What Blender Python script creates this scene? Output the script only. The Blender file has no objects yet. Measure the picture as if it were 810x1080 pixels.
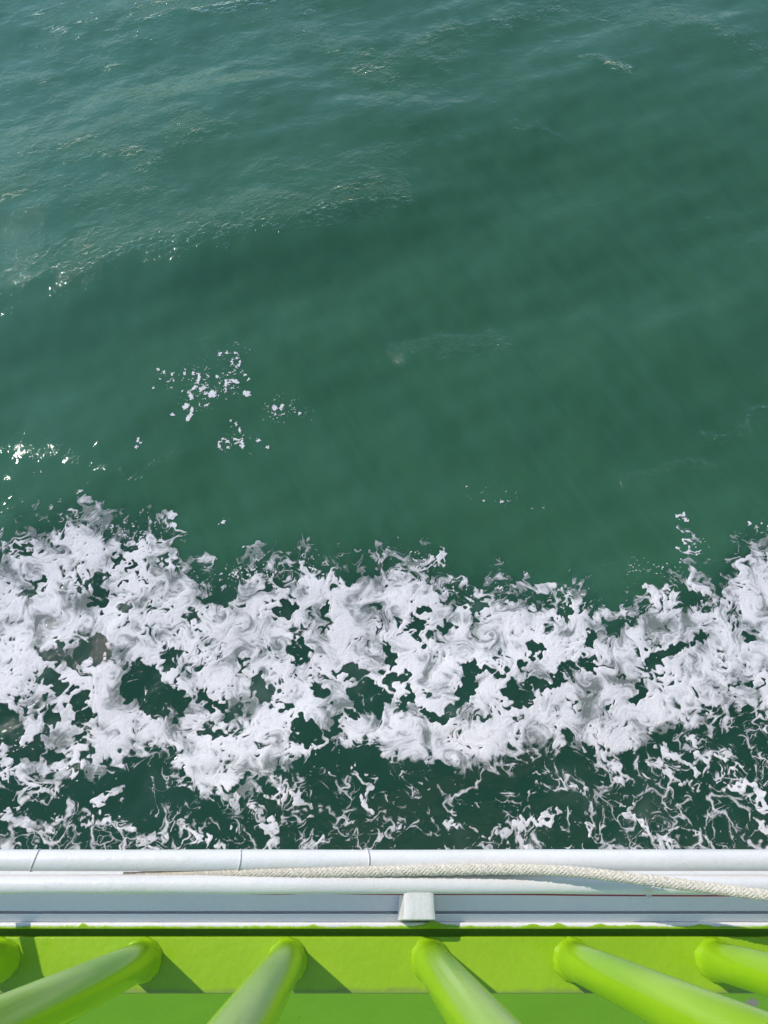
import bpy, bmesh, math, random
import numpy as np
from mathutils import Vector, Matrix
R = math.radians
scene = bpy.context.scene
random.seed(4)
# ================================================================ camera
cam_data = bpy.data.cameras.new('camera'); cam = bpy.data.objects.new('camera', cam_data)
scene.collection.objects.link(cam); scene.camera = cam
cam_data.sensor_fit = 'VERTICAL'; cam_data.sensor_height = 24.0; cam_data.sensor_width = 18.0
cam_data.lens = 811.0 / 1080.0 * 24.0
cam_data.shift_x = 33.0 / 1080.0
cam_data.clip_start = 0.02; cam_data.clip_end = 20000
cam.location = (0, 0, 0); cam.rotation_euler = (R(24.3), 0, 0)       # held over the rail, looking steeply down
# ================================================================ sky and sun
SUN = Vector((-0.825, 0.635, 1.0)).normalized()
ELEV = math.asin(SUN.z); AZ = math.atan2(SUN.x, SUN.y)
world = bpy.data.worlds.new('World'); scene.world = world; world.use_nodes = True
wn = world.node_tree; wn.nodes.clear()
wo = wn.nodes.new('ShaderNodeOutputWorld'); wb = wn.nodes.new('ShaderNodeBackground'); ws = wn.nodes.new('ShaderNodeTexSky')
ws.sky_type = 'NISHITA'; ws.sun_disc = False; ws.sun_elevation = ELEV; ws.sun_rotation = AZ
ws.air_density = 1.0; ws.dust_density = 0.05; ws.ozone_density = 2.5
wb.inputs['Strength'].default_value = 0.15
wn.links.new(ws.outputs[0], wb.inputs[0]); wn.links.new(wb.outputs[0], wo.inputs[0])
sl = bpy.data.lights.new('sun', 'SUN'); sun = bpy.data.objects.new('sun', sl); scene.collection.objects.link(sun)
sl.energy = 2.5; sl.angle = R(0.53); sl.color = (1.0, 0.95, 0.88)
sun.rotation_euler = SUN.to_track_quat('Z', 'Y').to_euler(); sun.location = (-8, 7, 10)
scene.view_settings.view_transform = 'Standard'; scene.view_settings.look = 'None'
scene.view_settings.exposure = 0.40; scene.view_settings.gamma = 1.0; scene.view_settings.use_curve_mapping = False
# ---------------------------------------------------------------- noise tools (numpy)
def _hash(ix, iy, s):
    n = (ix.astype(np.int64) * 374761393 + iy.astype(np.int64) * 668265263 + s * 974634777) & 0xffffffff
    n = ((n ^ (n >> 13)) * 1274126177) & 0xffffffff
    n = ((n ^ (n >> 16)) * 2246822519) & 0xffffffff
    n ^= n >> 15
    return (n & 0xffffff).astype(np.float32) / 16777216.0
def vnoise(x, y, s=0):
    ix = np.floor(x); iy = np.floor(y); fx = x - ix; fy = y - iy
    ix = ix.astype(np.int64); iy = iy.astype(np.int64)
    def g(a, b, dx, dy):
        t = _hash(a, b, s) * 6.2831853
        return np.cos(t) * dx + np.sin(t) * dy
    u = fx * fx * fx * (fx * (fx * 6 - 15) + 10); v = fy * fy * fy * (fy * (fy * 6 - 15) + 10)
    a = g(ix, iy, fx, fy); b = g(ix + 1, iy, fx - 1, fy)
    c = g(ix, iy + 1, fx, fy - 1); d = g(ix + 1, iy + 1, fx - 1, fy - 1)
    return ((a + (b - a) * u) * (1 - v) + (c + (d - c) * u) * v) * 1.5
def fbm(x, y, o=4, s=0, g=0.5):
    r = 0; a = 1.0
    for i in range(o):
        r = r + a * vnoise(x * 2 ** i + 17.3 * i, y * 2 ** i - 9.1 * i, s + i); a *= g
    return r
def voro(x, y, s=0, jit=0.95):
    ix = np.floor(x).astype(np.int64); iy = np.floor(y).astype(np.int64)
    f1 = np.full(x.shape, 9.0, np.float32); f2 = f1.copy(); rid = np.zeros(x.shape, np.float32)
    for dx in (-1, 0, 1):
        for dy in (-1, 0, 1):
            cx = ix + dx; cy = iy + dy
            px = cx + 0.5 + (_hash(cx, cy, s) - 0.5) * jit; py = cy + 0.5 + (_hash(cx, cy, s + 7) - 0.5) * jit
            d = np.sqrt((x - px) ** 2 + (y - py) ** 2).astype(np.float32)
            r = _hash(cx, cy, s + 13)
            m = d < f1
            f2 = np.where(m, f1, np.minimum(f2, d)); rid = np.where(m, r, rid); f1 = np.where(m, d, f1)
    return f1, f2, rid
def sstep(a, b, x):
    t = np.clip((x - a) / (b - a), 0, 1); return t * t * (3 - 2 * t)
def bilin(A, gx, gy):
    H, W = A.shape
    gx = np.clip(gx, 0, W - 1.001); gy = np.clip(gy, 0, H - 1.001)
    x0 = gx.astype(np.int32); y0 = gy.astype(np.int32); fx = gx - x0; fy = gy - y0
    return (A[y0, x0] * (1 - fx) + A[y0, x0 + 1] * fx) * (1 - fy) + (A[y0 + 1, x0] * (1 - fx) + A[y0 + 1, x0 + 1] * fx) * fy
def curl_warp(X, Y, step, scale, strength, s, n=6):
    """carry the points back along a divergence-free flow, the way water carries foam"""
    psi = fbm(X / scale, Y / scale, 2, s) * scale
    vy, vx = np.gradient(psi, step); vx = -vx; vx, vy = vy, vx       # curl
    gx0, gy0 = np.meshgrid(np.arange(X.shape[1], dtype=np.float32), np.arange(X.shape[0], dtype=np.float32))
    gx = gx0.copy(); gy = gy0.copy(); dt = strength / n
    for i in range(n):
        ax = bilin(vx, gx, gy); ay = bilin(vy, gx, gy)
        gx = gx - ax * dt / step; gy = gy - ay * dt / step
    return (gx - gx0) * step, (gy - gy0) * step
# ---------------------------------------------------------------- the camera's geometry, used to lay the wake out
FPX = 811.0; CXP = 372.0; CYP = 540.0; TH = math.radians(24.3)
def at(px, py, depth):
    """point at `depth` metres below the eye seen at photograph pixel (px, py)"""
    a = (px - CXP) / FPX; b = (CYP - py) / FPX
    ry = b * math.cos(TH) + math.sin(TH); rz = b * math.sin(TH) - math.cos(TH)
    k = depth / -rz
    return a * k, ry * k
def pix(x, y, depth):
    """inverse of at(), on arrays"""
    f = y * math.sin(TH) + depth * math.cos(TH); u = y * math.cos(TH) - depth * math.sin(TH)
    return CXP + FPX * x / f, CYP - FPX * u / f
H_WATER = 6.6
UP = [(-400,640),(-250,590),(-120,610),(-40,590),(0,600),(20,580),(45,575),(75,562),(95,548),(110,566),(140,572),(165,568),(183,575),(190,598),(205,615),(240,628),(270,606),(300,612),(325,598),(345,612),(370,615),(385,608),(400,618),(405,600),(430,612),(455,603),(470,628),(510,632),(530,625),(560,634),(580,640),(598,655),(612,630),(625,650),(637,668),(655,660),(680,645),(700,640),(735,642),(750,632),(765,618),(775,600),(790,588),(810,592),(870,605),(950,640),(1050,600),(1200,620)]
LO = [(-400,760),(-250,800),(-100,740),(0,812),(30,826),(60,826),(90,818),(130,797),(180,790),(200,832),(240,842),(270,825),(290,815),(330,792),(360,785),(400,790),(410,800),(440,807),(470,812),(500,808),(520,800),(560,790),(600,785),(620,792),(640,802),(660,797),(690,782),(720,765),(760,750),(810,745),(900,770),(1000,740),(1200,760)]
# open water inside the foam: x, y, rx, ry, angle (deg), how open
HOLES = [(100,611,19,5,5,1),(104,628,10,12,0,.75),(230,631,20,7,10,1),(302,642,13,10,0,1),(312,686,12,12,-35,1),(345,652,4,20,0,.8),(375,706,20,9,12,1),(388,738,22,20,20,1),(278,728,13,13,-30,1),(215,742,8,8,0,1),(236,745,13,9,0,.9),(226,771,14,6,-30,1),(323,773,15,13,0,1),(350,771,9,8,0,1),(60,688,18,10,0,.7),(92,686,26,14,0,.7),(55,717,15,9,0,1),(80,736,11,11,0,1),(45,742,9,6,0,1),(55,756,9,12,0,1),(150,722,24,26,0,.9),(176,740,22,22,0,.85),(180,690,12,16,30,.75),(6,764,20,26,10,.95),(28,796,18,11,20,.9),(62,802,16,9,0,.8),(92,786,7,11,20,.9),(44,780,8,8,0,.8),(88,760,9,12,0,.85),
 (205,650,10,6,20,.8),(410,690,5,14,0,1),(420,717,9,8,0,.95),(433,744,14,9,0,1),(460,758,14,5,-30,1),(487,726,9,26,-20,1),(506,704,9,4,0,1),(524,713,10,8,0,1),(546,735,15,12,0,1),(550,703,8,5,0,1),(566,688,9,9,0,.8),(608,703,20,8,8,1),(575,719,20,6,12,1),(625,673,8,7,0,1),(690,703,9,13,0,.9),(706,686,20,6,28,1),(738,670,9,5,20,1),(792,670,5,5,0,1),(672,728,5,18,-20,.95),(655,718,9,3,-30,.9),(600,740,5,4,0,.9),(640,745,4,3,0,.9),(795,722,8,3,30,.9),(775,725,8,3,30,.8),(360,762,7,10,0,.8),(338,730,6,12,40,.8),(130,640,10,5,40,.8),(35,616,10,5,40,.7),(128,592,10,3,20,.9),(142,597,5,5,0,.9),(122,598,4,7,0,.9),(176,590,3,5,0,.9),(128,617,3,5,-30,.9),(297,745,6,8,0,.8),(445,640,9,5,0,.8),(470,660,10,6,0,.8),(440,660,6,9,0,.7),(440,672,6,9,0,.7),(500,640,9,5,0,.8),(256,700,5,9,20,.8),(510,760,8,4,0,.8),(545,762,10,5,0,.7)]
# spilled foam outside the dense band: strokes x0,y0,x1,y1,half width,density
STROKES = [(60,575,100,548,9,.55),(10,590,60,568,10,.5),(720,545,733,600,5,.55),(733,600,745,625,9,.85),(680,618,700,622,6,.85),(680,620,692,632,4,.7),(610,628,606,650,6,.8),(628,645,636,668,4,.6),(322,596,330,610,5,.8),(462,582,468,590,4,.6),(455,590,445,606,7,.6),(775,600,790,590,8,.9),(800,592,812,600,6,.9),(655,640,660,658,4,.55),
 (640,800,660,830,5,.7),(700,790,730,812,6,.7),(735,790,770,800,6,.7),(770,830,805,838,5,.8),(800,838,808,870,6,.8),(545,870,552,893,5,.8),(548,865,585,862,5,.8),(540,870,520,878,5,.7),(690,805,730,830,5,.6),(560,800,572,830,4,.55),(600,830,640,838,4,.5),(270,850,300,842,6,.5),(315,838,325,848,6,.8),(284,870,290,890,5,.8),(330,860,340,890,4,.6),(375,810,385,840,5,.7),(380,840,392,862,5,.8),(350,820,365,832,4,.6),(100,850,130,830,6,.6),(60,870,120,862,7,.6),(10,860,50,880,7,.6),(0,820,60,835,8,.6),(60,835,75,850,6,.6),(250,870,240,890,4,.5),(190,870,230,888,6,.5),(420,870,400,885,4,.5),(470,868,500,880,4,.55),(620,850,625,880,4,.5),(660,850,690,880,5,.6),(690,880,720,893,6,.6),(130,870,170,893,5,.5)]
# flecks lying on open water: x, y, radius x, radius y, amount
FLECKS = [(208,412,30,36,.44),(245,385,28,26,.42),(240,410,22,18,.50),(248,464,26,18,.46),(300,435,34,24,.42),(180,400,20,18,.42),(268,470,40,16,.3),(520,522,44,14,.34),(567,535,20,12,.3),(45,482,24,6,.5),(45,500,12,6,.4),(147,470,6,10,.5),(720,545,12,8,.6),(236,550,7,4,.6),(735,575,14,20,.5),(60,325,12,5,.0),(330,590,30,14,.4),(130,560,60,20,.4),(445,590,50,16,.42),(600,630,40,20,.45),(700,600,60,24,.38),(255,605,60,16,.5),(520,615,40,12,.4),(560,500,60,12,.12)]
# single blobs of foam on the open water: x, y, rx, ry, angle, ring?
BLOBS = [(233,377,2.2,2,0,0),(240,375,1.8,1.5,0,0),(250,376,2.5,1,0,0),(249.5,386,5,5.2,0,1),(195.5,397,1.8,2.2,0,0),(205,397,2,2,0,0),(210.5,402.5,1.8,6,-8,0),(205.5,412,3.5,1.5,35,0),(202,420,2.4,4.5,15,0),(212.7,414,2,2,0,0),(197,431,4,3,20,0),(203,437,1.8,6,-10,0),(199.5,443.5,2.6,3.2,0,0),(225,419,4.5,4,20,0),(239,410,1.3,7,-4,0),(249,406,5,2,-20,0),(261,418,4.5,3,-15,0),(183,440,2.2,1.6,0,0),(183,397,2.6,1.3,20,0),(230.5,401,2,1.6,0,0),(259,399.5,2.5,1,0,0),(290,432,2.5,2,0,0),(298,430,2.8,1.6,50,0),(316,437,1.6,1.6,0,0),(255.5,469,2.2,5,5,0),(236.7,470,6.5,6,0,1),(272.7,465,2.3,1.8,0,0),(249,448,2.2,1.2,-20,0),(244,445,1.5,1.3,0,0),(282,472,2.2,1.2,20,0),(253,454,1.3,3,0,0),
 (163,412,1.5,1,0,0),(174,395,2,1.2,0,0),(168,392,1.5,1,0,0),(218,418,2,1.5,0,0),(219,430,3,1.3,30,0),(243,397,1.2,1.2,0,0),(263,404,1.2,1.6,0,0),(716,543,2.5,1.6,0,0),(722,541,2,2,0,0),(725,548,2.5,1.5,30,0),(235.5,550,2.5,1.6,20,0),(231,552,1.2,1,0,0),(147,466,1.5,3,0,0),(145,474,1.2,2,0,0),(150,470,1,1.5,0,0),(529,529,2,1.6,0,0),(492,513,1.4,1.2,0,0),(510,528,1.5,1.2,0,0),(470,584,3,1.3,10,0),(463,590,1.5,3,0,0)]
def foam_field(X, Y, step):
    """cover (>0.5 is foam), thickness and stirred-in air of the wake on the grid X, Y (metres)"""
    P, Q = pix(X, Y, H_WATER); P = P.astype(np.float32); Q = Q.astype(np.float32)
    # big lazy stir, then a fine one
    w1x, w1y = curl_warp(X, Y, step, 0.42, 0.12, 11, 6)
    w2x, w2y = curl_warp(X, Y, step, 0.13, 0.020, 23, 4)
    ux = X + w1x + w2x; uy = Y + w1y + w2y
    ppm = 118.0                                        # photograph pixels in a metre of water
    jx = (w1x * 0.15 + w2x * 1.0) * ppm + 3.5 * fbm(X / .07, Y / .07, 2, 70)
    jy = (w1y * 0.15 + w2y * 1.0) * ppm + 3.5 * fbm(X / .07, Y / .07, 2, 71)
    Pj = P + jx; Qj = Q + jy
    up = np.interp(Pj, *zip(*UP)); lo = np.interp(Pj, *zip(*LO))
    inside = np.minimum(Qj - up, lo - Qj)              # px inside the dense band
    top = Qj - up; bot = lo - Qj
    dens = sstep(-7, 15, top) * sstep(-9, 16, bot)
    below = sstep(2, -18, bot) * sstep(0, 20, top)     # lacy apron between band and ship
    # lace thickness varies from place to place
    patch = 0.5 + 0.5 * fbm(ux / .5, uy / .5, 3, 5)
    ap = 0.02 + 0.22 * patch + 0.14 * sstep(858, 892, Q) + 0.08 * sstep(620, 800, P) - 0.10 * np.exp(-((P - 455) / 60) ** 2 - ((Q - 835) / 25) ** 2) + 0.06 * np.exp(-(bot / 22) ** 2)
    # fringe of shreds above the band
    fr = sstep(-46, -3, top) * (1 - sstep(-3, 4, top))
    D = np.maximum(dens * (0.88 + 0.30 * fbm(ux / .3, uy / .3, 3, 8)), below * ap)
    D = np.maximum(D, fr * (0.20 + 0.30 * fbm(X / .25, Y / .25, 2, 31)))
    sel = np.zeros_like(D)
    for (x0, y0, x1, y1, w, d) in STROKES:
        dx, dy = x1 - x0, y1 - y0; L = dx * dx + dy * dy
        t = np.clip(((Pj - x0) * dx + (Qj - y0) * dy) / L, 0, 1)
        dist = np.hypot(Pj - x0 - t * dx, Qj - y0 - t * dy)
        sel = np.maximum(sel, d * sstep(w * 1.25, w * .35, dist))
    D = np.maximum(D, sel)
    hole = np.zeros_like(D)
    for (x, y, rx, ry, ang, op) in HOLES:
        a = math.radians(ang); c, s = math.cos(a), math.sin(a)
        dx = Pj - x; dy = -(Qj - y)
        r = np.sqrt(((dx * c + dy * s) / rx) ** 2 + ((-dx * s + dy * c) / ry) ** 2)
        hole = np.maximum(hole, op * sstep(1.22, .82, r))
    D = D * (1 - 0.93 * hole) + 0.0
    # cells of several sizes; a cell opens where the foam is thin
    kx = .013 * fbm(X / .075, Y / .075, 2, 80, .5); ky = .013 * fbm(X / .075, Y / .075, 2, 81, .5)
    tx = X + w1x * .26 + w2x * .30 + kx; ty = Y + w1y * .26 + w2y * .30 + ky
    cov = np.full(D.shape, 9.0, np.float32)
    cell = 0
    hp = sstep(-.15, .55, fbm(X / .42 + 7, Y / .42, 2, 82))          # districts riddled with small holes
    for sc, s, base, rnd, am in ((.31, 101, .45, .7, 1.0), (.15, 102, .50, .85, 1.0), (.075, 103, .50, .9, .8), (.040, 104, .50, .8, .6)):
        f1, f2, rid = voro(tx / sc, ty / sc * 1.1, s)
        e = (f2 - f1)
        loc = 0 if sc > .1 else .34 * hp - .16
        width = D * 1.25 - .10 - loc + (rid - base) * rnd * (.25 + .75 * D)
        cov = np.minimum(cov, (width - e) * am)
        if sc < .1: cell = cell + (.35 - e) * .5
    br = fbm(tx / .13, ty / .13, 3, 55, .5)
    br2 = fbm(tx / .05, ty / .05, 2, 56, .5)
    lowD = 1 - sstep(.15, .75, D)
    cov = cov + (br * .10 + br2 * .05) * (.25 + lowD)
    # thin webs that hang on in the open cells and over the apron
    lx = X + w1x * .30 + w2x * .35 + kx * .9; ly = Y + w1y * .30 + w2y * .35 + ky * .9
    lace = np.full(D.shape, -9.0, np.float32)
    gate = fbm(X / .38, Y / .30, 3, 83, .6)
    for sc, s, am, off in ((.25, 111, 1.0, .0), (.125, 112, .8, .15), (.06, 113, .5, .30)):
        f1, f2, rid = voro(lx / sc * .85, ly / sc, s)
        e = f2 - f1
        wth = .085 - below * (.068 - .045 * sstep(850, 890, Q) - .035 * sstep(600, 760, P) + .05 * np.exp(-((P - 455) / 60) ** 2 - ((Q - 835) / 25) ** 2)) + .16 * np.clip(D, 0, .5) + .16 * (gate - off) + .17 * br + .06 * br2
        lace = np.maximum(lace, (np.minimum(wth, .30 - .20 * below) - e) * am)
    lw = np.where(D > .04, lace, -1) - .30 * hole * (1 - hp * .8)
    cov = np.maximum(cov, lw * 1.1)
    cov = np.where(D < .03, -1, cov)
    # flecks: loose bubbles and shreds
    fl = np.zeros_like(D)
    for (x, y, rx, ry, am) in FLECKS:
        fl = np.maximum(fl, am * np.exp(-(((P - x) / rx) ** 2 + ((Q - y) / ry) ** 2) * 1.1))
    fl = np.maximum(fl, .42 * sstep(-40, -5, top) * (1 - sstep(-5, 2, top)) * sstep(-.35, .5, fbm(X / .4, Y / .4, 2, 91)))
    fl = np.maximum(fl, .16 * below)
    fl = np.maximum(fl, .30 * hole * dens * sstep(-.2, .5, fbm(X / .2, Y / .2, 2, 92)))
    nx = .9 * fbm(X / .06, Y / .06, 3, 95); ny = .9 * fbm(X / .06, Y / .06, 3, 96)
    f1, f2, rid = voro(X / .055 + nx, Y / .055 + ny, 201, 1.0)
    c1 = (0.46 * (fl * 1.6 - rid * .85) - f1)
    f1, f2, rid = voro(X / .026 + nx, Y / .026 + ny, 202, 1.0)
    c2 = (0.55 * (fl * 1.4 - rid * .95) - f1)
    bj = P + 1.6 * fbm(X / .022, Y / .022, 2, 97); bk = Q + 1.6 * fbm(X / .022, Y / .022, 2, 98)
    for (x, y, rx, ry, ang, ring) in BLOBS:
        m = (np.abs(P - x) < 14) & (np.abs(Q - y) < 14)
        if not m.any(): continue
        a = math.radians(ang); c, s = math.cos(a), math.sin(a); dx = bj[m] - x; dy = -(bk[m] - y)
        r = np.sqrt(((dx * c + dy * s) / rx) ** 2 + ((-dx * s + dy * c) / ry) ** 2)
        v = (.15 + .30 * fbm(X[m] / .03, Y[m] / .03, 2, 99) - np.abs(r - .85 - .25 * fbm(X[m] / .05, Y[m] / .05, 1, 100))) if ring else (1.05 - r) * .5
        c1[m] = np.maximum(c1[m], v * .5)
    flk = np.maximum(c1, c2 * .7) * 1.2; cov = np.maximum(cov, flk)
    # thickness: soft clouds, faint stirred streaks, bubble cells
    sx = X + w1x * .45 + w2x * .35; sy = Y + w1y * .45 + w2y * .35
    n1 = fbm(sx / .26, sy / .26, 5, 41, .55)
    rdg = 1 - np.abs(fbm(sx / .15 + 3, sy / .15, 4, 47, .5)) * 2.2
    thick = np.clip(.36 + .22 * np.clip(D, 0, 1) + .24 * n1 + .26 * fbm(X / .35, Y / .25, 3, 44) + .12 * (rdg - .4) + .14 * cell + .09 * fbm(sx / .03, sy / .03, 3, 49, .6), 0, 1)
    thick = np.where(below > .3, np.maximum(thick, .50 + .2 * br), thick)
    thick = thick * np.clip(.6 + cov * 2.2, 0, 1)
    thick = np.where(flk > 0, np.maximum(thick, .62), thick)
    air = np.clip(dens * .8 + below * (.25 + .5 * fbm(sx / .5, sy / .5, 3, 60)) + .35 * hole * dens, 0, 1)
    air = np.maximum(air, .35 * sstep(-25, 5, top) * (1 - sstep(40, 90, -bot)) * (.6 + .6 * fbm(X / .35, Y / .35, 2, 64)))
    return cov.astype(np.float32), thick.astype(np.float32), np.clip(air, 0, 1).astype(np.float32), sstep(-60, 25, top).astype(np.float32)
# ================================================================ helpers
def link(name, me, mat=None, parent=None):
    o = bpy.data.objects.new(name, me); scene.collection.objects.link(o)
    if mat is not None: me.materials.append(mat)
    if parent is not None: o.parent = parent
    return o
def tag(o, label=None, cat=None, group=None, kind=None):
    if label: o['label'] = label
    if cat: o['category'] = cat
    if group: o['group'] = group
    if kind: o['kind'] = kind
    return o
def finish(name, bm, mat, parent=None, smooth=True, bevel=0):
    bmesh.ops.recalc_face_normals(bm, faces=bm.faces)
    me = bpy.data.meshes.new(name); bm.to_mesh(me); bm.free()
    if smooth: me.polygons.foreach_set('use_smooth', [True] * len(me.polygons))
    o = link(name, me, mat, parent)
    if bevel:
        m = o.modifiers.new('bevel', 'BEVEL'); m.width = bevel; m.segments = 3; m.limit_method = 'ANGLE'; m.angle_limit = R(40)
        me.polygons.foreach_set('use_smooth', [True] * len(me.polygons))
        w = o.modifiers.new('wn', 'WEIGHTED_NORMAL'); w.keep_sharp = False
    return o
def box(bm, x0, x1, y0, y1, z0, z1):
    v = [bm.verts.new(p) for p in ((x0,y0,z0),(x1,y0,z0),(x1,y1,z0),(x0,y1,z0),(x0,y0,z1),(x1,y0,z1),(x1,y1,z1),(x0,y1,z1))]
    for f in ((0,3,2,1),(4,5,6,7),(0,1,5,4),(1,2,6,5),(2,3,7,6),(3,0,4,7)): bm.faces.new([v[i] for i in f])
def tube(bm, pts, radii, n=24, caps=True, wob=None):
    """round tube along pts, radius per point; wob(i, k) scales one vertex's radius"""
    pts = [Vector(p) for p in pts]; rings = []
    t = (pts[1] - pts[0]).normalized(); nrm = t.orthogonal().normalized()
    for i, p in enumerate(pts):
        t2 = (pts[min(i + 1, len(pts) - 1)] - pts[max(i - 1, 0)]).normalized()
        nrm = (nrm - t2 * nrm.dot(t2)).normalized(); b = t2.cross(nrm)
        r = radii[i] if hasattr(radii, '__len__') else radii
        rings.append([bm.verts.new(p + (nrm * math.cos(6.2831853 * k / n) + b * math.sin(6.2831853 * k / n)) * r * (wob(i, k) if wob else 1)) for k in range(n)])
    for a, b in zip(rings, rings[1:]):
        for k in range(n): bm.faces.new((a[k], a[(k + 1) % n], b[(k + 1) % n], b[k]))
    if caps: bm.faces.new(rings[0][::-1]); bm.faces.new(rings[-1])
class NT:
    def __init__(s, name):
        s.m = bpy.data.materials.new(name); s.m.use_nodes = True; s.t = s.m.node_tree; s.t.nodes.clear()
    def n(s, typ, **kw):
        nd = s.t.nodes.new(typ)
        for k, v in kw.items():
            if k.startswith('_'): setattr(nd, k[1:], v)
        return nd
    def l(s, a, b): s.t.links.new(a, b)
    def math(s, op, a, b=None, c=None, clamp=False):
        nd = s.n('ShaderNodeMath', _operation=op, _use_clamp=clamp)
        for i, v in enumerate((a, b, c)):
            if v is None: continue
            if hasattr(v, 'default_value') or hasattr(v, 'links'): s.l(v, nd.inputs[i])
            else: nd.inputs[i].default_value = v
        return nd.outputs[0]
    def noise(s, vec, scale, detail=3, rough=.5, dist=0):
        nd = s.n('ShaderNodeTexNoise'); nd.inputs['Scale'].default_value = scale; nd.inputs['Detail'].default_value = detail
        nd.inputs['Roughness'].default_value = rough; nd.inputs['Distortion'].default_value = dist
        s.l(vec, nd.inputs['Vector']); return nd.outputs['Fac']
    def mapr(s, v, a, b, c=0., d=1.):
        nd = s.n('ShaderNodeMapRange', _interpolation_type='SMOOTHSTEP'); s.l(v, nd.inputs[0])
        for i, x in enumerate((a, b, c, d)): nd.inputs[i + 1].default_value = x
        return nd.outputs[0]
    def mix(s, f, a, b):
        nd = s.n('ShaderNodeMix', _data_type='RGBA')
        if isinstance(f, float): nd.inputs[0].default_value = f
        else: s.l(f, nd.inputs[0])
        for i, v in ((6, a), (7, b)):
            if isinstance(v, tuple): nd.inputs[i].default_value = v + (1,)
            else: s.l(v, nd.inputs[i])
        return nd.outputs[2]
    def map(s, vec, scale=(1,1,1), rot=(0,0,0)):
        if any(rot):                                      # turn first, then stretch along the turned axes
            nd = s.n('ShaderNodeMapping'); s.l(vec, nd.inputs[0]); nd.inputs['Rotation'].default_value = rot; vec = nd.outputs[0]
        nd = s.n('ShaderNodeMapping'); s.l(vec, nd.inputs[0]); nd.inputs['Scale'].default_value = scale
        return nd.outputs[0]
    def bump(s, h, dist, strength=1.0, normal=None):
        nd = s.n('ShaderNodeBump'); nd.inputs['Distance'].default_value = dist; nd.inputs['Strength'].default_value = strength
        s.l(h, nd.inputs['Height'])
        if normal is not None: s.l(normal, nd.inputs['Normal'])
        return nd.outputs[0]
    def pr(s, col, rough, normal=None, ior=1.45, coat=0, spec=.5):
        p = s.n('ShaderNodeBsdfPrincipled')
        for k, v in (('Base Color', col), ('Roughness', rough)):
            if isinstance(v, tuple): p.inputs[k].default_value = v + (1,)
            elif isinstance(v, float): p.inputs[k].default_value = v
            else: s.l(v, p.inputs[k])
        p.inputs['IOR'].default_value = ior; p.inputs['Coat Weight'].default_value = coat; p.inputs['Coat Roughness'].default_value = .12
        p.inputs['Specular IOR Level'].default_value = spec
        if normal is not None: s.l(normal, p.inputs['Normal'])
        return p
    def out(s, sh):
        o = s.n('ShaderNodeOutputMaterial'); s.l(sh, o.inputs[0]); return s.m
def objco(t): return t.n('ShaderNodeTexCoord').outputs['Object']
# ---------------------------------------------------------------- materials
def green_paint(name, patches=(), rough=.24, rel=1.0, grit=1.0, cols=((.27, .45, .008), (.31, .49, .013)), edge=None):
    t = NT(name); co = objco(t)
    big = t.noise(co, 7, 4, .6); fine = t.noise(co, 420, 3, .6); mid = t.noise(co, 95, 3, .55)
    col = t.mix(t.mapr(big, .35, .7), cols[0], cols[1])
    col = t.mix(t.mapr(t.noise(co, 55, 5, .7), .62, .74, 0, .35 * grit), col, (.24, .44, .03))
    # specks of grit under the paint
    sp = t.mapr(t.noise(co, 260, 1, .5), .79, .82, 0, grit)
    col = t.mix(sp, col, (.07, .10, .02))
    rg = t.mapr(mid, .3, .75, rough, rough + .16)
    if edge is not None:                                   # grime and worn paint along the inboard edge
        sx = t.n('ShaderNodeSeparateXYZ'); t.l(co, sx.inputs[0])
        d = t.math('ADD', t.math('SUBTRACT', sx.outputs[1], edge), t.math('MULTIPLY', t.math('SUBTRACT', t.noise(co, 35, 5, .65), .5), .016))
        m = t.mapr(d, .0085, .0015, 0, .75)
        col = t.mix(m, col, (.22, .27, .05)); rg = t.math('MAXIMUM', rg, t.math('MULTIPLY', m, .7))
        ch = t.mapr(t.noise(co, 24, 6, .7), .735, .75, 0, .8)
        col = t.mix(ch, col, (.30, .34, .16))
    for (px, py, rx, ry, c) in patches:
        sx = t.n('ShaderNodeSeparateXYZ'); t.l(co, sx.inputs[0])
        w = t.math('MULTIPLY', t.math('SUBTRACT', t.noise(co, 60, 4, .6), .5), 2.4)
        dx = t.math('DIVIDE', t.math('SUBTRACT', sx.outputs[0], px), rx); dy = t.math('DIVIDE', t.math('SUBTRACT', sx.outputs[1], py), ry)
        r = t.math('ADD', t.math('SQRT', t.math('ADD', t.math('MULTIPLY', dx, dx), t.math('MULTIPLY', dy, dy))), w)
        m = t.mapr(r, 1.0, .8)
        col = t.mix(m, col, t.mix(t.noise(co, 150, 4, .6), c, tuple(v * .75 for v in c)))
        rg = t.math('MAXIMUM', rg, t.math('MULTIPLY', m, .8))
    n = t.bump(big, .0020 * rel)
    if rel > .5: n = t.bump(mid, .0008 * rel, 1.0, n); n = t.bump(fine, .00012 * rel, 1.0, n)
    else: rg = rough
    return t.out(t.pr(col, rg, n, 1.5, 0, .5 if rel > .5 else .38).outputs[0])
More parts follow.
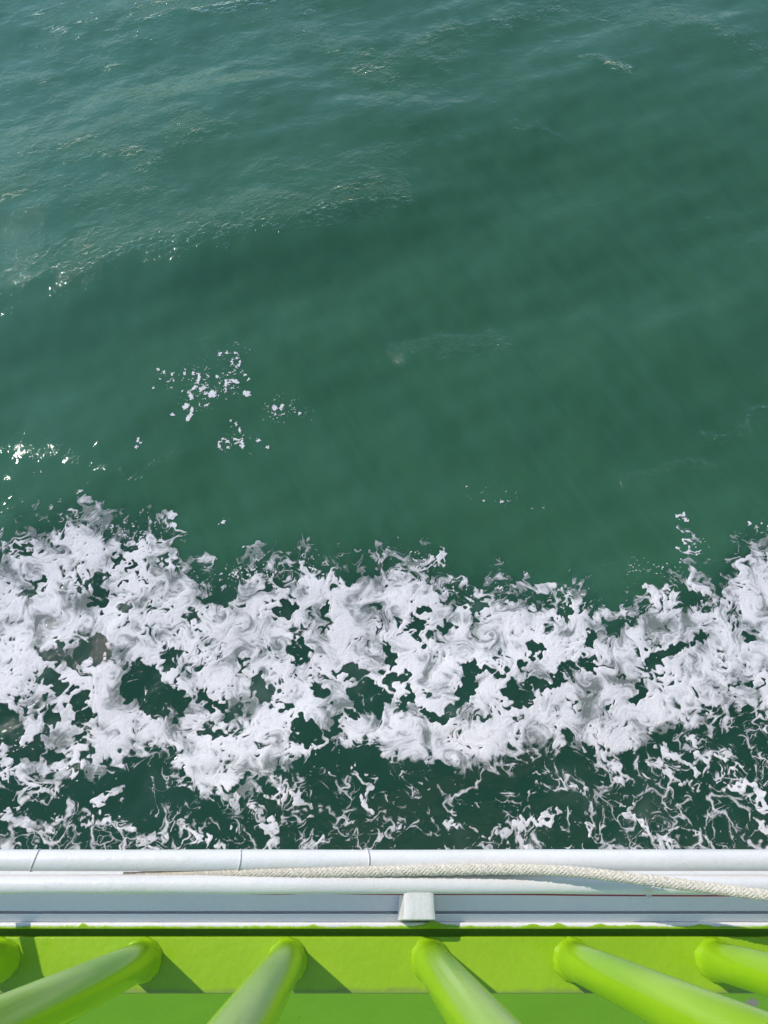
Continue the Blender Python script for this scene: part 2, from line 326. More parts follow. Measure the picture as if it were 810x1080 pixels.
def white_paint(name, dirt=.3, base=(.80, .75, .72), stain=(.56, .53, .45)):
    t = NT(name); co = objco(t)
    big = t.noise(t.map(co, (.35, 1, 1)), 14, 5, .6); fine = t.noise(co, 300, 4, .65); mid = t.noise(co, 60, 4, .6)
    sx = t.n('ShaderNodeSeparateXYZ'); t.l(co, sx.inputs[0])
    col = t.mix(t.mapr(t.math('ADD', t.math('MULTIPLY', big, .6), t.math('MULTIPLY', fine, .4)), .42, .72, 0, dirt), base, stain)
    sp = t.mapr(t.noise(co, 170, 1, .5), .80, .83)
    col = t.mix(t.math('MULTIPLY', sp, .7), col, (.12, .11, .10))
    scr = t.mapr(t.noise(t.map(co, (3, 60, 60), (0, 0, .25)), 6, 3, .5), .70, .76, 0, .35)
    col = t.mix(scr, col, (.42, .43, .44))
    n = t.bump(mid, .0009); n = t.bump(fine, .00025, 1.0, n)
    return t.out(t.pr(col, t.mapr(mid, .3, .7, .32, .55), n, 1.48).outputs[0])
M_RAIL = green_paint('green_gloss_paint', edge=at(CXP, 1048.3, 1.20)[1])
dk1 = at(787, 1063, 1.257); dk2 = at(2, 1053, 1.241)
M_BAR = green_paint('green_bar_paint', (), .22, .3, 0.0, ((.29, .50, .009), (.33, .54, .014)))
M_DECK = green_paint('green_deck_paint', [(dk1[0], dk1[1], .022, .012, (.70, .48, .34)), (dk2[0], dk2[1], .035, .013, (.55, .28, .17))], .4, 1.0, 1.0, ((.36, .62, .022), (.40, .68, .03)))
M_WHITE = white_paint('white_gunwale_paint', .22)
M_PLATE = white_paint('white_plate_paint', .18, (.86, .83, .82))
M_PIPE = white_paint('weathered_white_pipe', .55, (.80, .75, .715), (.62, .57, .50))
M_HULL = white_paint('white_hull_paint', .3)
def plain(name, col, rough=.7, bumpscale=0, bumpd=0):
    t = NT(name); co = objco(t); c2 = tuple(v * .72 for v in col)
    c = t.mix(t.mapr(t.noise(co, 220, 4, .6), .3, .75), col, c2)
    n = t.bump(t.noise(co, bumpscale, 3, .6), bumpd) if bumpscale else None
    return t.out(t.pr(c, rough, n).outputs[0])
M_ROPE = plain('braided_cotton_rope', (.78, .69, .56), .85, 900, .0004)
M_TWINE = plain('white_twine', (.78, .73, .66), .8, 1500, .0003)
M_RED = plain('red_plastic_cord', (.50, .06, .07), .5)
M_SEAM = plain('grey_joint_sealant', (.42, .42, .43), .6)
# ================================================================ water
def swell(X, Y):
    """height of the sea surface above its mean level, metres"""
    z = 0
    rng = np.random.RandomState(3)
    # a long low swell that runs in from the upper left, then shorter wind waves over it
    z = z + .035 * np.sin(2 * np.pi * (X * -.22 + Y * .97) / 3.7 + .9 + .8 * fbm(X / 4.5, Y / 4.5, 2, 301))
    z = z + .022 * np.sin(2 * np.pi * (X * -.50 + Y * .86) / 1.9 + 1.2 * fbm(X / 2.5, Y / 2.5, 2, 302))
    P, Q = pix(X, Y, H_WATER)
    cr = at(0, 305, H_WATER); c2 = at(370, 228, H_WATER)                     # the crest that enters at the left and dies out in the middle
    ln = math.hypot(c2[0] - cr[0], c2[1] - cr[1]); ux, uy = (c2[0] - cr[0]) / ln, (c2[1] - cr[1]) / ln
    s = -(X - cr[0]) * uy + (Y - cr[1]) * ux + .10 * fbm(X / 1.2, Y / 1.2, 2, 340); q = (X - cr[0]) * ux + (Y - cr[1]) * uy
    fade = 1 - sstep(ln * .7, ln * 1.7, q)
    z = z + fade * np.where(s > 0, .30 * np.exp(-(s / 2.4) ** 1.3) , .30 * np.exp(-(np.abs(s) / .95) ** 1.8)) * (1 - sstep(-4, -12, q))
    for i in range(14):
        a = rng.normal(2.05, .55); L = .28 * 1.17 ** i * .9; k = 2 * np.pi / L
        am = .0012 * (L / .3) ** .9
        z = z + am * np.sin(k * (X * math.cos(a) + Y * math.sin(a)) + rng.uniform(0, 6.28) + 1.6 * fbm(X / (L * 4), Y / (L * 4), 1, 310 + i))
    z = z + .010 * fbm(X / .45, Y / .45, 3, 330, .5) * np.exp(-((Y - 1.4) / 1.3) ** 2)   # churned along the wake
    return z
WZ = -H_WATER
# lines of ruffled water: points in the photograph, half width (px), strength
RUFFLE = [([(-200, 380), (0, 305), (110, 290), (200, 268), (300, 248), (370, 230), (420, 215)], 22, 1.2), ([(-200, 240), (0, 215), (100, 190), (180, 160)], 60, .45), ([(380, 75), (450, 60), (520, 22), (600, 10), (690, 18), (750, 30), (800, 60)], 17, .75),
 ([(60, 25), (150, 15), (250, 5), (330, -5)], 20, .7), ([(300, 50), (340, 45), (400, 90), (440, 100)], 14, .4), ([(425, 378), (470, 366), (520, 360)], 14, 1.25), ([(655, 506), (700, 496), (750, 488)], 7, 1.25), ([(735, 452), (770, 443), (830, 434)], 9, 1.2), ([(340, 45), (300, 30), (260, 10)], 14, .5),
 ([(625, 65), (660, 76)], 7, 1.2), ([(540, 140), (600, 150)], 5, .6), ([(690, 210), (760, 195), (830, 205)], 14, .4), ([(760, 240), (830, 260)], 18, .4), ([(410, 170), (480, 155)], 12, .5), ([(0, 470), (50, 480), (150, 500), (200, 490)], 12, .5), ([(400, 180), (300, 200)], 16, .4)]
def ruffle(X, Y):
    P, Q = pix(X, Y, H_WATER)
    j = 18 * fbm(X / .5, Y / .5, 3, 401); P2 = P + j; Q2 = Q + .7 * j
    r = np.zeros(X.shape)
    lineA = np.interp(P, (-200, 0, 200, 370, 600, 900), (380, 315, 270, 235, 170, 60))
    r = .44 * sstep(-10, 25, lineA - Q) * sstep(760, 60, P) + .21
    r = r + .16 * sstep(450, 100, P) + .10 * sstep(200, 40, Q)
    r = r * (.75 + .5 * fbm(X / .7, Y / .35, 3, 402))
    for pts, w, s in RUFFLE:
        d = np.full(X.shape, 1e9)
        for (x0, y0), (x1, y1) in zip(pts, pts[1:]):
            dx, dy = x1 - x0, y1 - y0; t = np.clip(((P2 - x0) * dx + (Q2 - y0) * dy) / (dx * dx + dy * dy), 0, 1)
            d = np.minimum(d, np.hypot(P2 - x0 - t * dx, Q2 - y0 - t * dy))
        r = r + s * np.exp(-(d / w) ** 2)
    r = r - .12 * sstep(200, 0, P) * sstep(400, 470, Q)
    far = sstep(9, 25, np.hypot(X, Y - 4))
    return np.clip(r * (1 - far) + .5 * far, 0.05, 1.3)
def axis(lo, hi, step, reach, g=1.12):
    a = list(np.arange(lo, hi, step)); s = step
    while a[-1] < reach: s *= g; a.append(a[-1] + s)
    s = step
    while a[0] > -reach: s *= g; a.insert(0, a[0] - s)
    return np.array(a)
def grid_mesh(name, X, Y, Z, attrs, keep=None):
    ny, nx = X.shape
    idx = np.arange(nx * ny).reshape(ny, nx)
    q = np.stack([idx[:-1, :-1], idx[:-1, 1:], idx[1:, 1:], idx[1:, :-1]], -1).reshape(-1, 4)
    co = np.stack([X, Y, Z], -1).reshape(-1, 3)
    cols = {k: v.reshape(-1) for k, v in attrs.items()}
    if keep is not None:
        q = q[keep.reshape(-1)]
        used = np.unique(q); remap = np.full(nx * ny, -1); remap[used] = np.arange(len(used))
        q = remap[q]; co = co[used]; cols = {k: v[used] for k, v in cols.items()}
    me = bpy.data.meshes.new(name)
    me.vertices.add(len(co)); me.vertices.foreach_set('co', co.astype(np.float32).ravel())
    me.loops.add(q.size); me.loops.foreach_set('vertex_index', q.astype(np.int32).ravel())
    me.polygons.add(len(q)); me.polygons.foreach_set('loop_start', np.arange(0, q.size, 4, dtype=np.int32))
    me.polygons.foreach_set('use_smooth', np.ones(len(q), bool))
    for k, v in cols.items():
        a = me.attributes.new(k, 'FLOAT', 'POINT'); a.data.foreach_set('value', v.astype(np.float32))
    me.update(calc_edges=True)
    return me
STEP = .0055
fx = np.arange(-4.6, 5.2, STEP, dtype=np.float32); fy = np.arange(-.05, 3.25, STEP, dtype=np.float32)
FX, FY = np.meshgrid(fx, fy)
COV, THICK, AIR, WAKE = foam_field(FX, FY, STEP)
ax = axis(-5.2, 6.0, .025, 6000); ay = axis(-.6, 12.2, .025, 6000)
WX, WY = np.meshgrid(ax, ay)
near = 1 - sstep(14, 60, np.hypot(WX, WY - 4))
W_Z = swell(WX, WY) * near + WZ
W_AIR = bilin(AIR, (WX - fx[0]) / STEP, (WY - fy[0]) / STEP) * sstep(-.1, .2, WX - fx[0]) * sstep(-.1, .2, fx[-1] - WX) * sstep(0, .2, fy[-1] - WY) * sstep(-.4, 0, WY)
W_R = ruffle(WX, WY)
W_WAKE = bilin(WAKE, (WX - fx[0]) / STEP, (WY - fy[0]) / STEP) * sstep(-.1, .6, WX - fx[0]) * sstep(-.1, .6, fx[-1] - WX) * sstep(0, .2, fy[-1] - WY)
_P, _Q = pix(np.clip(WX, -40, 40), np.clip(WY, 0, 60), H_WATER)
W_SHEEN = sstep(620, -150, _P + .9 * (_Q - 120) + 70 * fbm(WX / 2.5, WY / 2.5, 3, 701)) * (.85 + .3 * fbm(WX / .8, WY / .8, 3, 702)) * (1 - W_WAKE)  # mask of the painted sky sheen, strongest at the upper left
W_SHEEN = np.clip(np.maximum(W_SHEEN * 1.15, .45 * sstep(200, -60, _Q)), 0, 1)
def water_mat():
    t = NT('green_sea_water'); co = objco(t)
    air = t.n('ShaderNodeAttribute', _attribute_name='air').outputs['Fac']; ruf = t.n('ShaderNodeAttribute', _attribute_name='ruffle').outputs['Fac']
    silt_sheen = t.noise(t.map(co, (1, .35, 1), (0, 0, R(-28))), 2.6, 3, .55)
    shaft = t.noise(t.map(co, (1, .06, 1), (0, 0, R(-28))), 9, 2, .5)
    base = t.mix(t.mapr(silt_sheen, .3, .7), (.028, .095, .047), (.034, .106, .053))
    base = t.mix(t.mapr(shaft, .42, .66, 0, .35), base, (.036, .112, .068))  # slanting underwater light shafts, painted as faint paler streaks
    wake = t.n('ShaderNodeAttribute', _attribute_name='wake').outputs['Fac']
    base = t.mix(t.math('MULTIPLY', wake, .85), base, (.0085, .036, .021))        # the foam's shade in the water below, painted as darker colour
    sheen_a = t.n('ShaderNodeAttribute', _attribute_name='silt_sheen').outputs['Fac']
    base = t.mix(t.math('MULTIPLY', sheen_a, 1.0), base, (.058, .158, .105))       # sky sheen away from the ship, painted as paler water colour
    milk = t.mapr(t.noise(co, 2.2, 3, .6), .5, .75)
    col = t.mix(t.math('MULTIPLY', t.math('MULTIPLY', air, milk), .35), base, (.12, .17, .135))
    st = t.map(co, (1.0, 1.5, 1), (0, 0, R(-28)))
    h1 = t.noise(st, 3.6, 2, .5, .6); h2 = t.noise(st, 12, 3, .58, .6); h3 = t.noise(t.map(co, (1, 1.4, 1), (0, 0, R(-45))), 30, 3, .6)
    h = t.math('ADD', t.math('MULTIPLY', h2, .011), t.math('MULTIPLY', h3, .0030))
    h = t.math('ADD', t.math('MULTIPLY', h, t.math('ADD', t.math('MULTIPLY', ruf, .7), t.math('MULTIPLY', t.math('POWER', ruf, 3.0), .85))), t.math('MULTIPLY', h1, t.math('ADD', t.math('MULTIPLY', ruf, .014), .009)))
    churn = t.math('MULTIPLY', t.math('MULTIPLY', t.noise(co, 22, 3, .6), air), .010)
    h = t.math('ADD', h, churn)
    n = t.bump(h, 1.0)
    # light that comes back out of the turbid water, and the sky mirrored on its skin
    df = t.n('ShaderNodeBsdfDiffuse'); t.l(col, df.inputs[0])
    gl = t.n('ShaderNodeBsdfGlossy'); gl.inputs['Roughness'].default_value = .045; t.l(n, gl.inputs['Normal'])
    fr = t.n('ShaderNodeFresnel'); fr.inputs['IOR'].default_value = 1.36; t.l(n, fr.inputs['Normal'])
    mx = t.n('ShaderNodeMixShader'); t.l(fr.outputs[0], mx.inputs[0]); t.l(df.outputs[0], mx.inputs[1]); t.l(gl.outputs[0], mx.inputs[2])
    return t.out(mx.outputs[0])
water = link('sea_water', grid_mesh('sea_water', WX, WY, W_Z, {'air': W_AIR, 'ruffle': W_R, 'wake': W_WAKE, 'silt_sheen': W_SHEEN}), water_mat())
tag(water, 'deep green sea water ruffled by small waves', None, None, 'structure')
# ================================================================ foam of the wake
def foam_mat():
    t = NT('white_sea_foam'); co = objco(t)
    cov = t.n('ShaderNodeAttribute', _attribute_name='cover').outputs['Fac']; th = t.n('ShaderNodeAttribute', _attribute_name='thick').outputs['Fac']
    bub = t.noise(co, 150, 4, .65); bub2 = t.noise(co, 45, 4, .6)
    alpha = t.mapr(t.math('ADD', cov, t.math('MULTIPLY', t.math('SUBTRACT', bub, .5), .05)), -.02, .08)
    body = t.mapr(t.math('ADD', th, t.math('MULTIPLY', t.math('SUBTRACT', bub, .5), .5)), .14, .60, .34, 1.0)
    alpha = t.math('MULTIPLY', alpha, body)
    col = t.mix(t.mapr(th, .1, .8), (.44, .44, .415), (.735, .685, .655))
    col = t.mix(t.mapr(t.noise(t.map(co, (1, 1.5, 1), (0, 0, .5)), 60, 5, .7), .3, .7, .30, 0.), col, (.30, .33, .33))
    n = t.bump(bub2, .0018); n = t.bump(bub, .0009, 1.0, n)
    p = t.pr(col, .6, n, 1.33, 0, .3)
    tr = t.n('ShaderNodeBsdfTransparent'); mx = t.n('ShaderNodeMixShader')
    t.l(alpha, mx.inputs[0]); t.l(tr.outputs[0], mx.inputs[1]); t.l(p.outputs[0], mx.inputs[2])
    return t.out(mx.outputs[0])
FZ = bilin(W_Z[:, :], np.interp(FX, ax, np.arange(len(ax))), np.interp(FY, ay, np.arange(len(ay))))
FZ = FZ + .003 + .010 * (THICK - .3) * sstep(0, .3, COV) + .002 * sstep(-.02, .12, COV)
mc = np.maximum(np.maximum(COV[:-1, :-1], COV[1:, :-1]), np.maximum(COV[:-1, 1:], COV[1:, 1:]))
foam = link('sea_foam', grid_mesh('sea_foam', FX, FY, FZ, {'cover': np.clip(COV, -1, 1), 'thick': THICK}, mc > -.03), foam_mat())
tag(foam, 'churned white foam of the wake spread along the hull', None, None, 'stuff')
# loose bubbles and shreds farther out
gx_ = np.arange(-4.0, 2.4, STEP, dtype=np.float32); gy_ = np.arange(3.22, 5.3, STEP, dtype=np.float32)
GX, GY = np.meshgrid(gx_, gy_); C2, T2, _a, _w = foam_field(GX, GY, STEP)
GZ = bilin(W_Z, np.interp(GX, ax, np.arange(len(ax))), np.interp(GY, ay, np.arange(len(ay)))) + .004 + .002 * sstep(-.02, .12, C2)
mc = np.maximum(np.maximum(C2[:-1, :-1], C2[1:, :-1]), np.maximum(C2[:-1, 1:], C2[1:, 1:]))
fl_ = link('foam_flecks', grid_mesh('foam_flecks', GX, GY, GZ, {'cover': np.clip(C2, -1, 1), 'thick': T2}, mc > -.03), foam.data.materials[0])
tag(fl_, 'loose scatter of white foam bubbles on the open green water', None, None, 'stuff')
del FX, FY, COV, THICK, AIR, WX, WY
# ================================================================ the ferry's edge
X0, X1 = -4.0, 5.0                                                     # the stretch of ship side that is built
ferry = bpy.data.objects.new('ferry', None); scene.collection.objects.link(ferry)
tag(ferry, 'white hulled ferry with a bright green deck railing and white side pipes', 'ferry')
def Y(py, h): return at(CXP, py, h)[1]
def Xp(px, py, h): return at(px, py, h)[0]
D_RAIL, D_DECK, D_LIP, D_PIPE = 1.20, 1.50, 1.20, 1.155
# deck and hull
yl_in = Y(978.6, D_LIP); yl_out = Y(971.5, D_LIP + .004)
bm = bmesh.new(); box(bm, X0, X1, -3.2, yl_in - .0015, -D_DECK - .01, -D_DECK); finish('deck', bm, M_DECK, ferry, False)
bm = bmesh.new(); box(bm, X0, X1, -3.2, Y(900, 1.25), -H_WATER - 1.0, -D_DECK - .012); finish('hull', bm, M_HULL, ferry, False)
# gunwale: two shallow steps behind the pipes, then the raised lip
yA = Y(961, 1.217); yA2 = Y(963.4, 1.217)
bm = bmesh.new()
box(bm, X0, X1, yA, Y(905, 1.225), -1.498, -1.217)
box(bm, X0, X1, yA2, yA - .0004, -1.498, -1.224)
box(bm, X0, X1, Y(972.2, 1.209), yA2 - .0004, -1.498, -1.209)
finish('gunwale_plate', bm, M_PLATE, ferry, False, .0008)
bm = bmesh.new()
n = 900; xs_ = np.linspace(X0, X1, n); ww = fbm(xs_ / .05, xs_ * 0 + .3, 4, 501) * .0007
prof = [(Y(972.2, 1.209) - .0004, -1.498), (Y(972.2, 1.209) - .0004, -1.2015), (Y(973.2, 1.2), -1.1995), (yl_in + .0012, -1.1990), (yl_in, -1.2005), (yl_in, -1.498)]
rows = [[bm.verts.new((float(x), y + (w if 1 < i < 4 else 0), z + (w * .4 if i in (2, 3) else 0))) for i, (y, z) in enumerate(prof)] for x, w in zip(xs_, ww)]
for a, b in zip(rows, rows[1:]):
    for i in range(len(prof) - 1): bm.faces.new((a[i], a[i + 1], b[i + 1], b[i]))
    bm.faces.new((a[-1], a[0], b[0], b[-1]))
finish('gunwale_lip', bm, M_WHITE, ferry)
# ragged edge of the green paint where the brush ran over the lip
bm = bmesh.new(); n = 5200; xs_ = np.linspace(X0, X1, n)
e = .0018 + .0011 * fbm(xs_ / .05, xs_ * 0, 3, 511) + .0009 * fbm(xs_ / .012, xs_ * 0, 4, 512, .7) + .0010 * np.maximum(0, fbm(xs_ / .11, xs_ * 0 + 5, 2, 513) - .1) * 2
for (px, w, hgt) in ((455, 16, .0062), (562, 14, .003), (590, 10, .003), (632, 12, .0035), (87, 7, .0040), (330, 9, .0022), (470, 20, .0028), (740, 14, .0026)):
    cx = Xp(px, 976, 1.2); sw = w / 811 * 1.05 * .6
    e += hgt * np.exp(-np.abs((xs_ - cx) / sw) ** 2.5)
e = np.clip(e, .0004, .0085)
a0 = []
for x, k in zip(xs_, e):
    x = float(x); k = float(k)
    a0.append([bm.verts.new(p) for p in ((x, yl_in + k, -1.1987), (x, yl_in + k * .5, -1.1978), (x, yl_in - .0012, -1.1990), (x, yl_in - .0012, -1.4995))])
for a, b in zip(a0, a0[1:]):
    for i in range(3): bm.faces.new((a[i], a[i + 1], b[i + 1], b[i]))
finish('paint_edge', bm, M_RAIL, ferry)
# the two white pipes along the side
yo = (Y(896, 1.155) + Y(918.8, 1.155)) / 2; ro = (Y(896, 1.155) - Y(918.8, 1.155)) / 2
yi = (Y(922.3, D_PIPE) + Y(943, D_PIPE)) / 2; ri = (Y(922.3, D_PIPE) - Y(943, D_PIPE)) / 2
def long_pipe(name, y, r, z, mat, seed):
    bm = bmesh.new(); m = 240; xs = [X0 + (X1 - X0) * i / m for i in range(m + 1)]
    dy = fbm(np.array(xs) / .5, np.zeros(m + 1), 2, seed) * .0010; dz = fbm(np.array(xs) / .4, np.ones(m + 1), 2, seed) * .0010
    tube(bm, [(x, y + float(a), z + float(b)) for x, a, b in zip(xs, dy, dz)], r, 40)
    return finish(name, bm, mat, ferry)
outer = long_pipe('outer_pipe', yo, ro, -1.155, M_PIPE, 601)
inner = long_pipe('inner_pipe', yi, ri, -D_PIPE, M_PIPE, 611)
for px, lean in ((37, .35), (253, .1), (388, 0), (-180, .1), (-420, 0), (960, 0), (1240, .2)):
    cx = Xp(px, 907, 1.15); bm = bmesh.new()
    for dx, rr in ((0, ro + .0003), ):
        pts = []; 
        for k in range(48):
            a = math.pi * 2 * k / 48
            pts.append(Vector((cx + lean * .010 * math.sin(a) * 1.2 + .0015 * math.cos(a * 2), yo + rr * math.sin(a), -1.155 + rr * math.cos(a))))
        pts.append(pts[0].copy()); tube(bm, pts, .0008, 8, False)
    j = finish('pipe_joint', bm, M_PIPE, outer)
    bm = bmesh.new(); pts = [p + Vector((.0015, 0, 0)) for p in pts]; pts = [Vector((p.x, yo + (p.y - yo) * .985, -1.155 + (p.z + 1.155) * .985)) for p in pts]
    tube(bm, pts, .0006, 8, False); finish('pipe_seam', bm, M_SEAM, outer)
# short stubs that carry the inner pipe
def stub(px):
    x0 = Xp(px - 15, 955, 1.18); x1 = Xp(px + 16, 955, 1.18); bm = bmesh.new(); m = 14
    yb = Y(970.5, 1.20); rowv = []
    for i in range(m + 1):
        f = i / m; x = x0 + (x1 - x0) * f; edge = 1 - min(f, 1 - f) * m / 2.0; edge = max(0, edge)
        fl = .0022 * edge
        rowv.append([bm.verts.new((x, yi, -1.148 - fl)), bm.verts.new((x, yi - ri * .95, -1.1485 - fl)), bm.verts.new((x, (yi - ri + yb) / 2, -1.1500 - fl + .0004 * math.sin(i * 2.1))),
                     bm.verts.new((x + (f - .5) * .003, yb + .0035, -1.1525 - fl)), bm.verts.new((x + (f - .5) * .010, yb + .001, -1.180)), bm.verts.new((x + (f - .5) * .014, yb - .0005, -1.2085)), bm.verts.new((x, yi, -1.2165))])
    for a, b in zip(rowv, rowv[1:]):
        for i in range(6): bm.faces.new((a[i], a[i + 1], b[i + 1], b[i]))
        bm.faces.new((a[6], a[0], b[0], b[6]))
    bm.faces.new(rowv[0][::-1]); bm.faces.new(rowv[-1])
    return finish('pipe_stub', bm, M_PIPE, inner, True, .0012)
for px in (440, -760, 1640): stub(px)
# outboard brackets under both pipes, out of sight from above
for cx in (-2.2, -1.0, .088, 1.2, 2.4):
    bm = bmesh.new(); box(bm, cx - .02, cx + .02, yi - .004, yo + .003, -1.216, -1.163); finish('pipe_bracket', bm, M_WHITE, inner, False, .002)
# bottom rail of the guard railing and its bars
yr0, yr1 = Y(1048.3, D_RAIL), Y(988.0, D_RAIL)
bm = bmesh.new(); box(bm, X0, X1, yr0, yr1, -D_RAIL - .014, -D_RAIL)
es = [e for e in bm.edges if abs((e.verts[0].co - e.verts[1].co).x) > 1]
bottom = finish('bottom_rail', bm, M_RAIL, ferry, False, .0022)
ybar = Y(1012.5, D_RAIL); xb = [Xp(px, 1012, D_RAIL) for px in (0, 150, 303, 454, 604, 754)]; pitch = (xb[5] - xb[0]) / 5
RB = .0235; TOPZ = -.22
def baluster(x, seed):
    bm = bmesh.new(); rng = random.Random(seed)
    ph = [rng.uniform(0, 6.28) for _ in range(6)]
    zs = [-D_RAIL - .002, -D_RAIL + .002, -D_RAIL + .005, -D_RAIL + .009, -D_RAIL + .013, -D_RAIL + .018, -D_RAIL + .03, -D_RAIL + .05, -.9, -.7, -.5, TOPZ]
    rs = [RB * 1.17, RB * 1.15, RB * 1.11, RB * 1.06, RB * 1.02, RB * 1.003, RB, RB, RB, RB, RB, RB]
    def wob(i, k):
        a = 6.2831853 * k / 72; s = max(0, 1 - i / 5.0)
        return 1 + s * (.030 * math.sin(3 * a + ph[0]) + .022 * math.sin(7 * a + ph[1] + i) + .014 * math.sin(13 * a + ph[2] - i) + .010 * math.sin(23 * a + ph[3] + 2 * i))
    tube(bm, [(0, 0, z) for z in zs], rs, 72, True, wob)
    o = finish('baluster', bm, M_BAR, bottom); o.location = (x, ybar, 0); return o
for i in range(-17, 24):
    x = xb[i] if 0 <= i < 6 else xb[0] + pitch * i
    if X0 + .05 < x < X1 - .05: baluster(x, i + 50)
bm = bmesh.new(); tube(bm, [(X0, ybar, TOPZ + .02), (X1, ybar, TOPZ + .02)], .028, 32); finish('handrail', bm, M_RAIL, ferry)
# plate that slopes away inboard under the rail
yp = yr0 + .010
bm = bmesh.new(); T = math.tan(R(53)); zt = -D_RAIL - .0175
for a, b in ((0, 1),):
    q = [(yp, zt), (yp - .22, zt - .22 * T), (yp - .22, zt - .22 * T - .02), (yp, zt - .02)]
    L = [bm.verts.new((X0, *p)) for p in q]; Rr = [bm.verts.new((X1, *p)) for p in q]
    for i in range(4): bm.faces.new((L[i], L[(i + 1) % 4], Rr[(i + 1) % 4], Rr[i]))
    bm.faces.new(L[::-1]); bm.faces.new(Rr)
finish('sloping_plate', bm, M_DECK, ferry, False)
bm = bmesh.new(); box(bm, X0, X1, yp + .0005, yl_in - .0030, -1.27, -1.242); finish('margin_plate', bm, M_DECK, ferry, False)
# uprights that stand the rail on the deck
bm = bmesh.new()
for cx in (-3.1, -1.7, 1.9, 3.6):
    bm2 = bmesh.new(); box(bm2, cx - .025, cx + .025, yr0 + .014, yr1 - .006, -D_DECK, -D_RAIL - .0142); finish('rail_foot', bm2, M_RAIL, bottom, False, .002)
bm.free()
# unseen rod added off to the left to cast a slanting shadow on the rail
bm = bmesh.new(); p0 = Vector((-.52 - .002, 0.0, -1.14)); d = Vector((-.55, 0, 1))
tube(bm, [p0 + d * -.005, p0 + d * .8], .0085, 16); finish('shadow_rod', bm, M_RAIL, ferry)
# ================================================================ rope lying along the pipes
def bez(pts, m):
    pts = [Vector(p) for p in pts]; out = []
    for i in range(len(pts) - 1):
        a, b, c, d = pts[max(i - 1, 0)], pts[i], pts[i + 1], pts[min(i + 2, len(pts) - 1)]
        for k in range(m):
            t = k / m; out.append(.5 * ((2 * b) + (c - a) * t + (2 * a - 5 * b + 4 * c - d) * t * t + (3 * b - a - 3 * c + d) * t ** 3))
    out.append(pts[-1]); return out
RR = .0062
rp = [(130, 921, 1.158), (200, 920.6, 1.155), (265, 920.4, 1.151), (330, 920.0, 1.149), (390, 918.8, 1.146), (450, 917.8, 1.143), (500, 917.0, 1.140), (550, 917.0, 1.136), (600, 919.0, 1.128), (650, 924.3, 1.120), (700, 930.5, 1.112), (750, 936.8, 1.104), (810, 944.5, 1.092), (880, 953, 1.08), (980, 962, 1.10), (1120, 968, 1.16), (1400, 968, 1.19)]
def P3(px, py, h): a, b = at(px, py, h); return Vector((a, b, -h))
path = bez([P3(*p) for p in rp], 40)
def resample(path, step):
    L = [0.0]
    for a, b in zip(path, path[1:]): L.append(L[-1] + (b - a).length)
    s = np.arange(0, L[-1], step); arr = np.array([tuple(p) for p in path])
    return [Vector((float(np.interp(q, L, arr[:, 0])), float(np.interp(q, L, arr[:, 1])), float(np.interp(q, L, arr[:, 2])))) for q in s], s
pp, ss = resample(path, .0009)
rope = bmesh.new()
thin = [.22 + .78 * min(1, max(0, (float(CXP + FPX * p.x / (1.15 * .93)) - 135) / 190)) for p in pp]
frames = []; up = Vector((0, 0, 1))
for i, p in enumerate(pp):
    t = (pp[min(i + 1, len(pp) - 1)] - pp[max(i - 1, 0)]).normalized(); b = t.cross(up).normalized(); n_ = b.cross(t); frames.append((b, n_))
LAY = .046; NS = 8
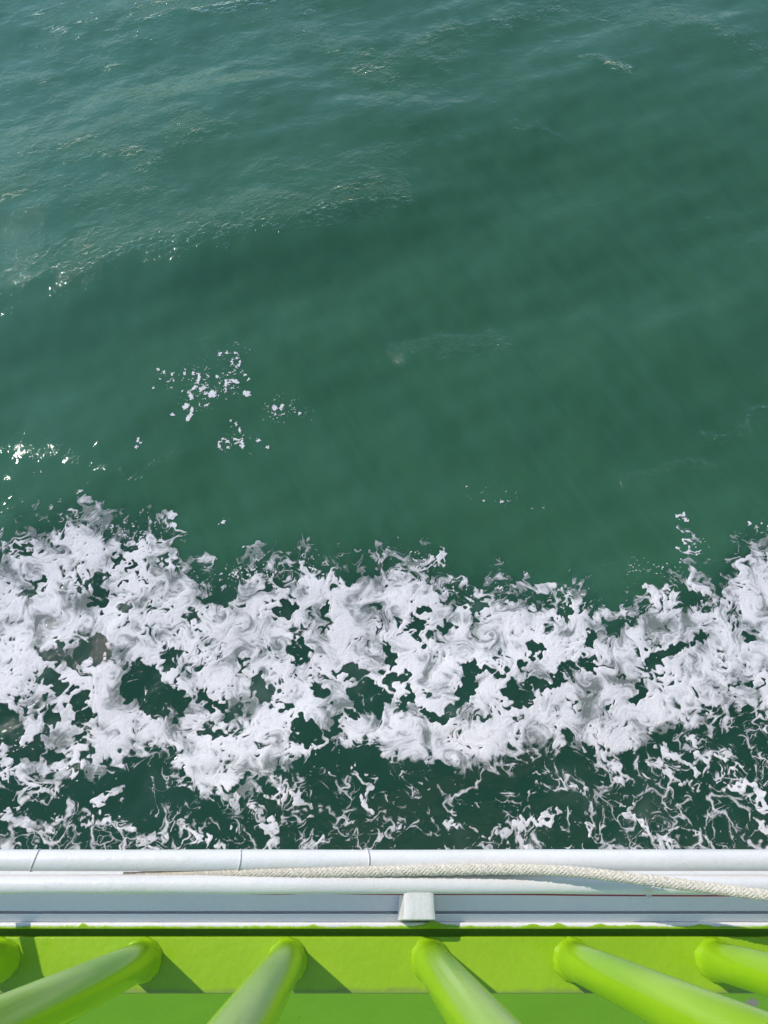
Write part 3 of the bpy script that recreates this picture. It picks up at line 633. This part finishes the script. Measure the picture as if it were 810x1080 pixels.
for hand in (1, -1):
    for s_ in range(NS):
        pts = []; rr_ = []
        for p, (b, n_), s, k_ in zip(pp, frames, ss, thin):
            a = hand * 6.2831853 * (s / LAY) + 6.2831853 * s_ / NS
            # over two, under two
            r = RR * .80 * (1 + .13 * hand * math.sin(NS / 2 * (6.2831853 * s / LAY) * 1.0 + hand * NS / 2 * a * .0 + s_ * 1.5708))
            r *= k_; rr_.append(RR * .30 * k_)
            pts.append(p + b * math.cos(a) * r + n_ * math.sin(a) * r)
        tube(rope, pts[::2], rr_[::2], 6, True)
tube(rope, pp[::6], [RR * .72 * k for k in thin[::6]], 12)
rope_o = finish('rope', rope, M_ROPE)
tag(rope_o, 'cream braided rope lying along the white side pipes', 'rope')
# twine tied round the rope, its ends knotted against the pipe
ci = min(range(len(pp)), key=lambda i: abs(pp[i].x - P3(687, 928, 1.115).x)); c = pp[ci]; b, n_ = frames[ci]
bm = bmesh.new(); pts = []
for k in range(60):
    a = 6.2831853 * k / 59; pts.append(c + b * math.cos(a) * RR * 1.17 + n_ * math.sin(a) * RR * 1.17 + Vector((.0012 * math.cos(a) + .001 * math.sin(2 * a), 0, 0)))
tube(bm, pts, .0011, 8)
tube(bm, bez([c + b * RR * 1.15 + n_ * .002, P3(686.5, 938, 1.124), P3(685, 941, 1.135), P3(684, 944, 1.143)], 8), .0010, 8)
kn = P3(684, 944.3, 1.144)
tube(bm, bez([kn + Vector((-.0025, 0, 0)), kn + Vector((0, .0016, .0018)), kn + Vector((.0026, 0, 0)), kn + Vector((0, -.0016, .0005)), kn + Vector((-.0020, .0006, -.0008))], 8), .0015, 8)
tube(bm, bez([kn, kn + Vector((.0035, -.0018, .0008)), kn + Vector((.0050, -.0018, -.0010))], 6), .0009, 8)
finish('twine_tie', bm, M_TWINE, rope_o)
# thin red cord tucked along the inner pipe
cord = [(225, 941.5, 1.160), (290, 943.0, 1.160), (330, 942.0, 1.160), (385, 942.9, 1.160), (430, 943.3, 1.158), (500, 943.2, 1.158), (560, 943.4, 1.158), (620, 944.2, 1.158), (684, 944.6, 1.156), (740, 944.8, 1.156), (800, 944.4, 1.156), (900, 943, 1.158), (1000, 941, 1.16)]
bm = bmesh.new(); tube(bm, bez([P3(*p) for p in cord], 10), .0010, 8)
co_ = finish('cord', bm, M_RED); tag(co_, 'thin red cord running along the inboard side of the inner white pipe', 'cord')
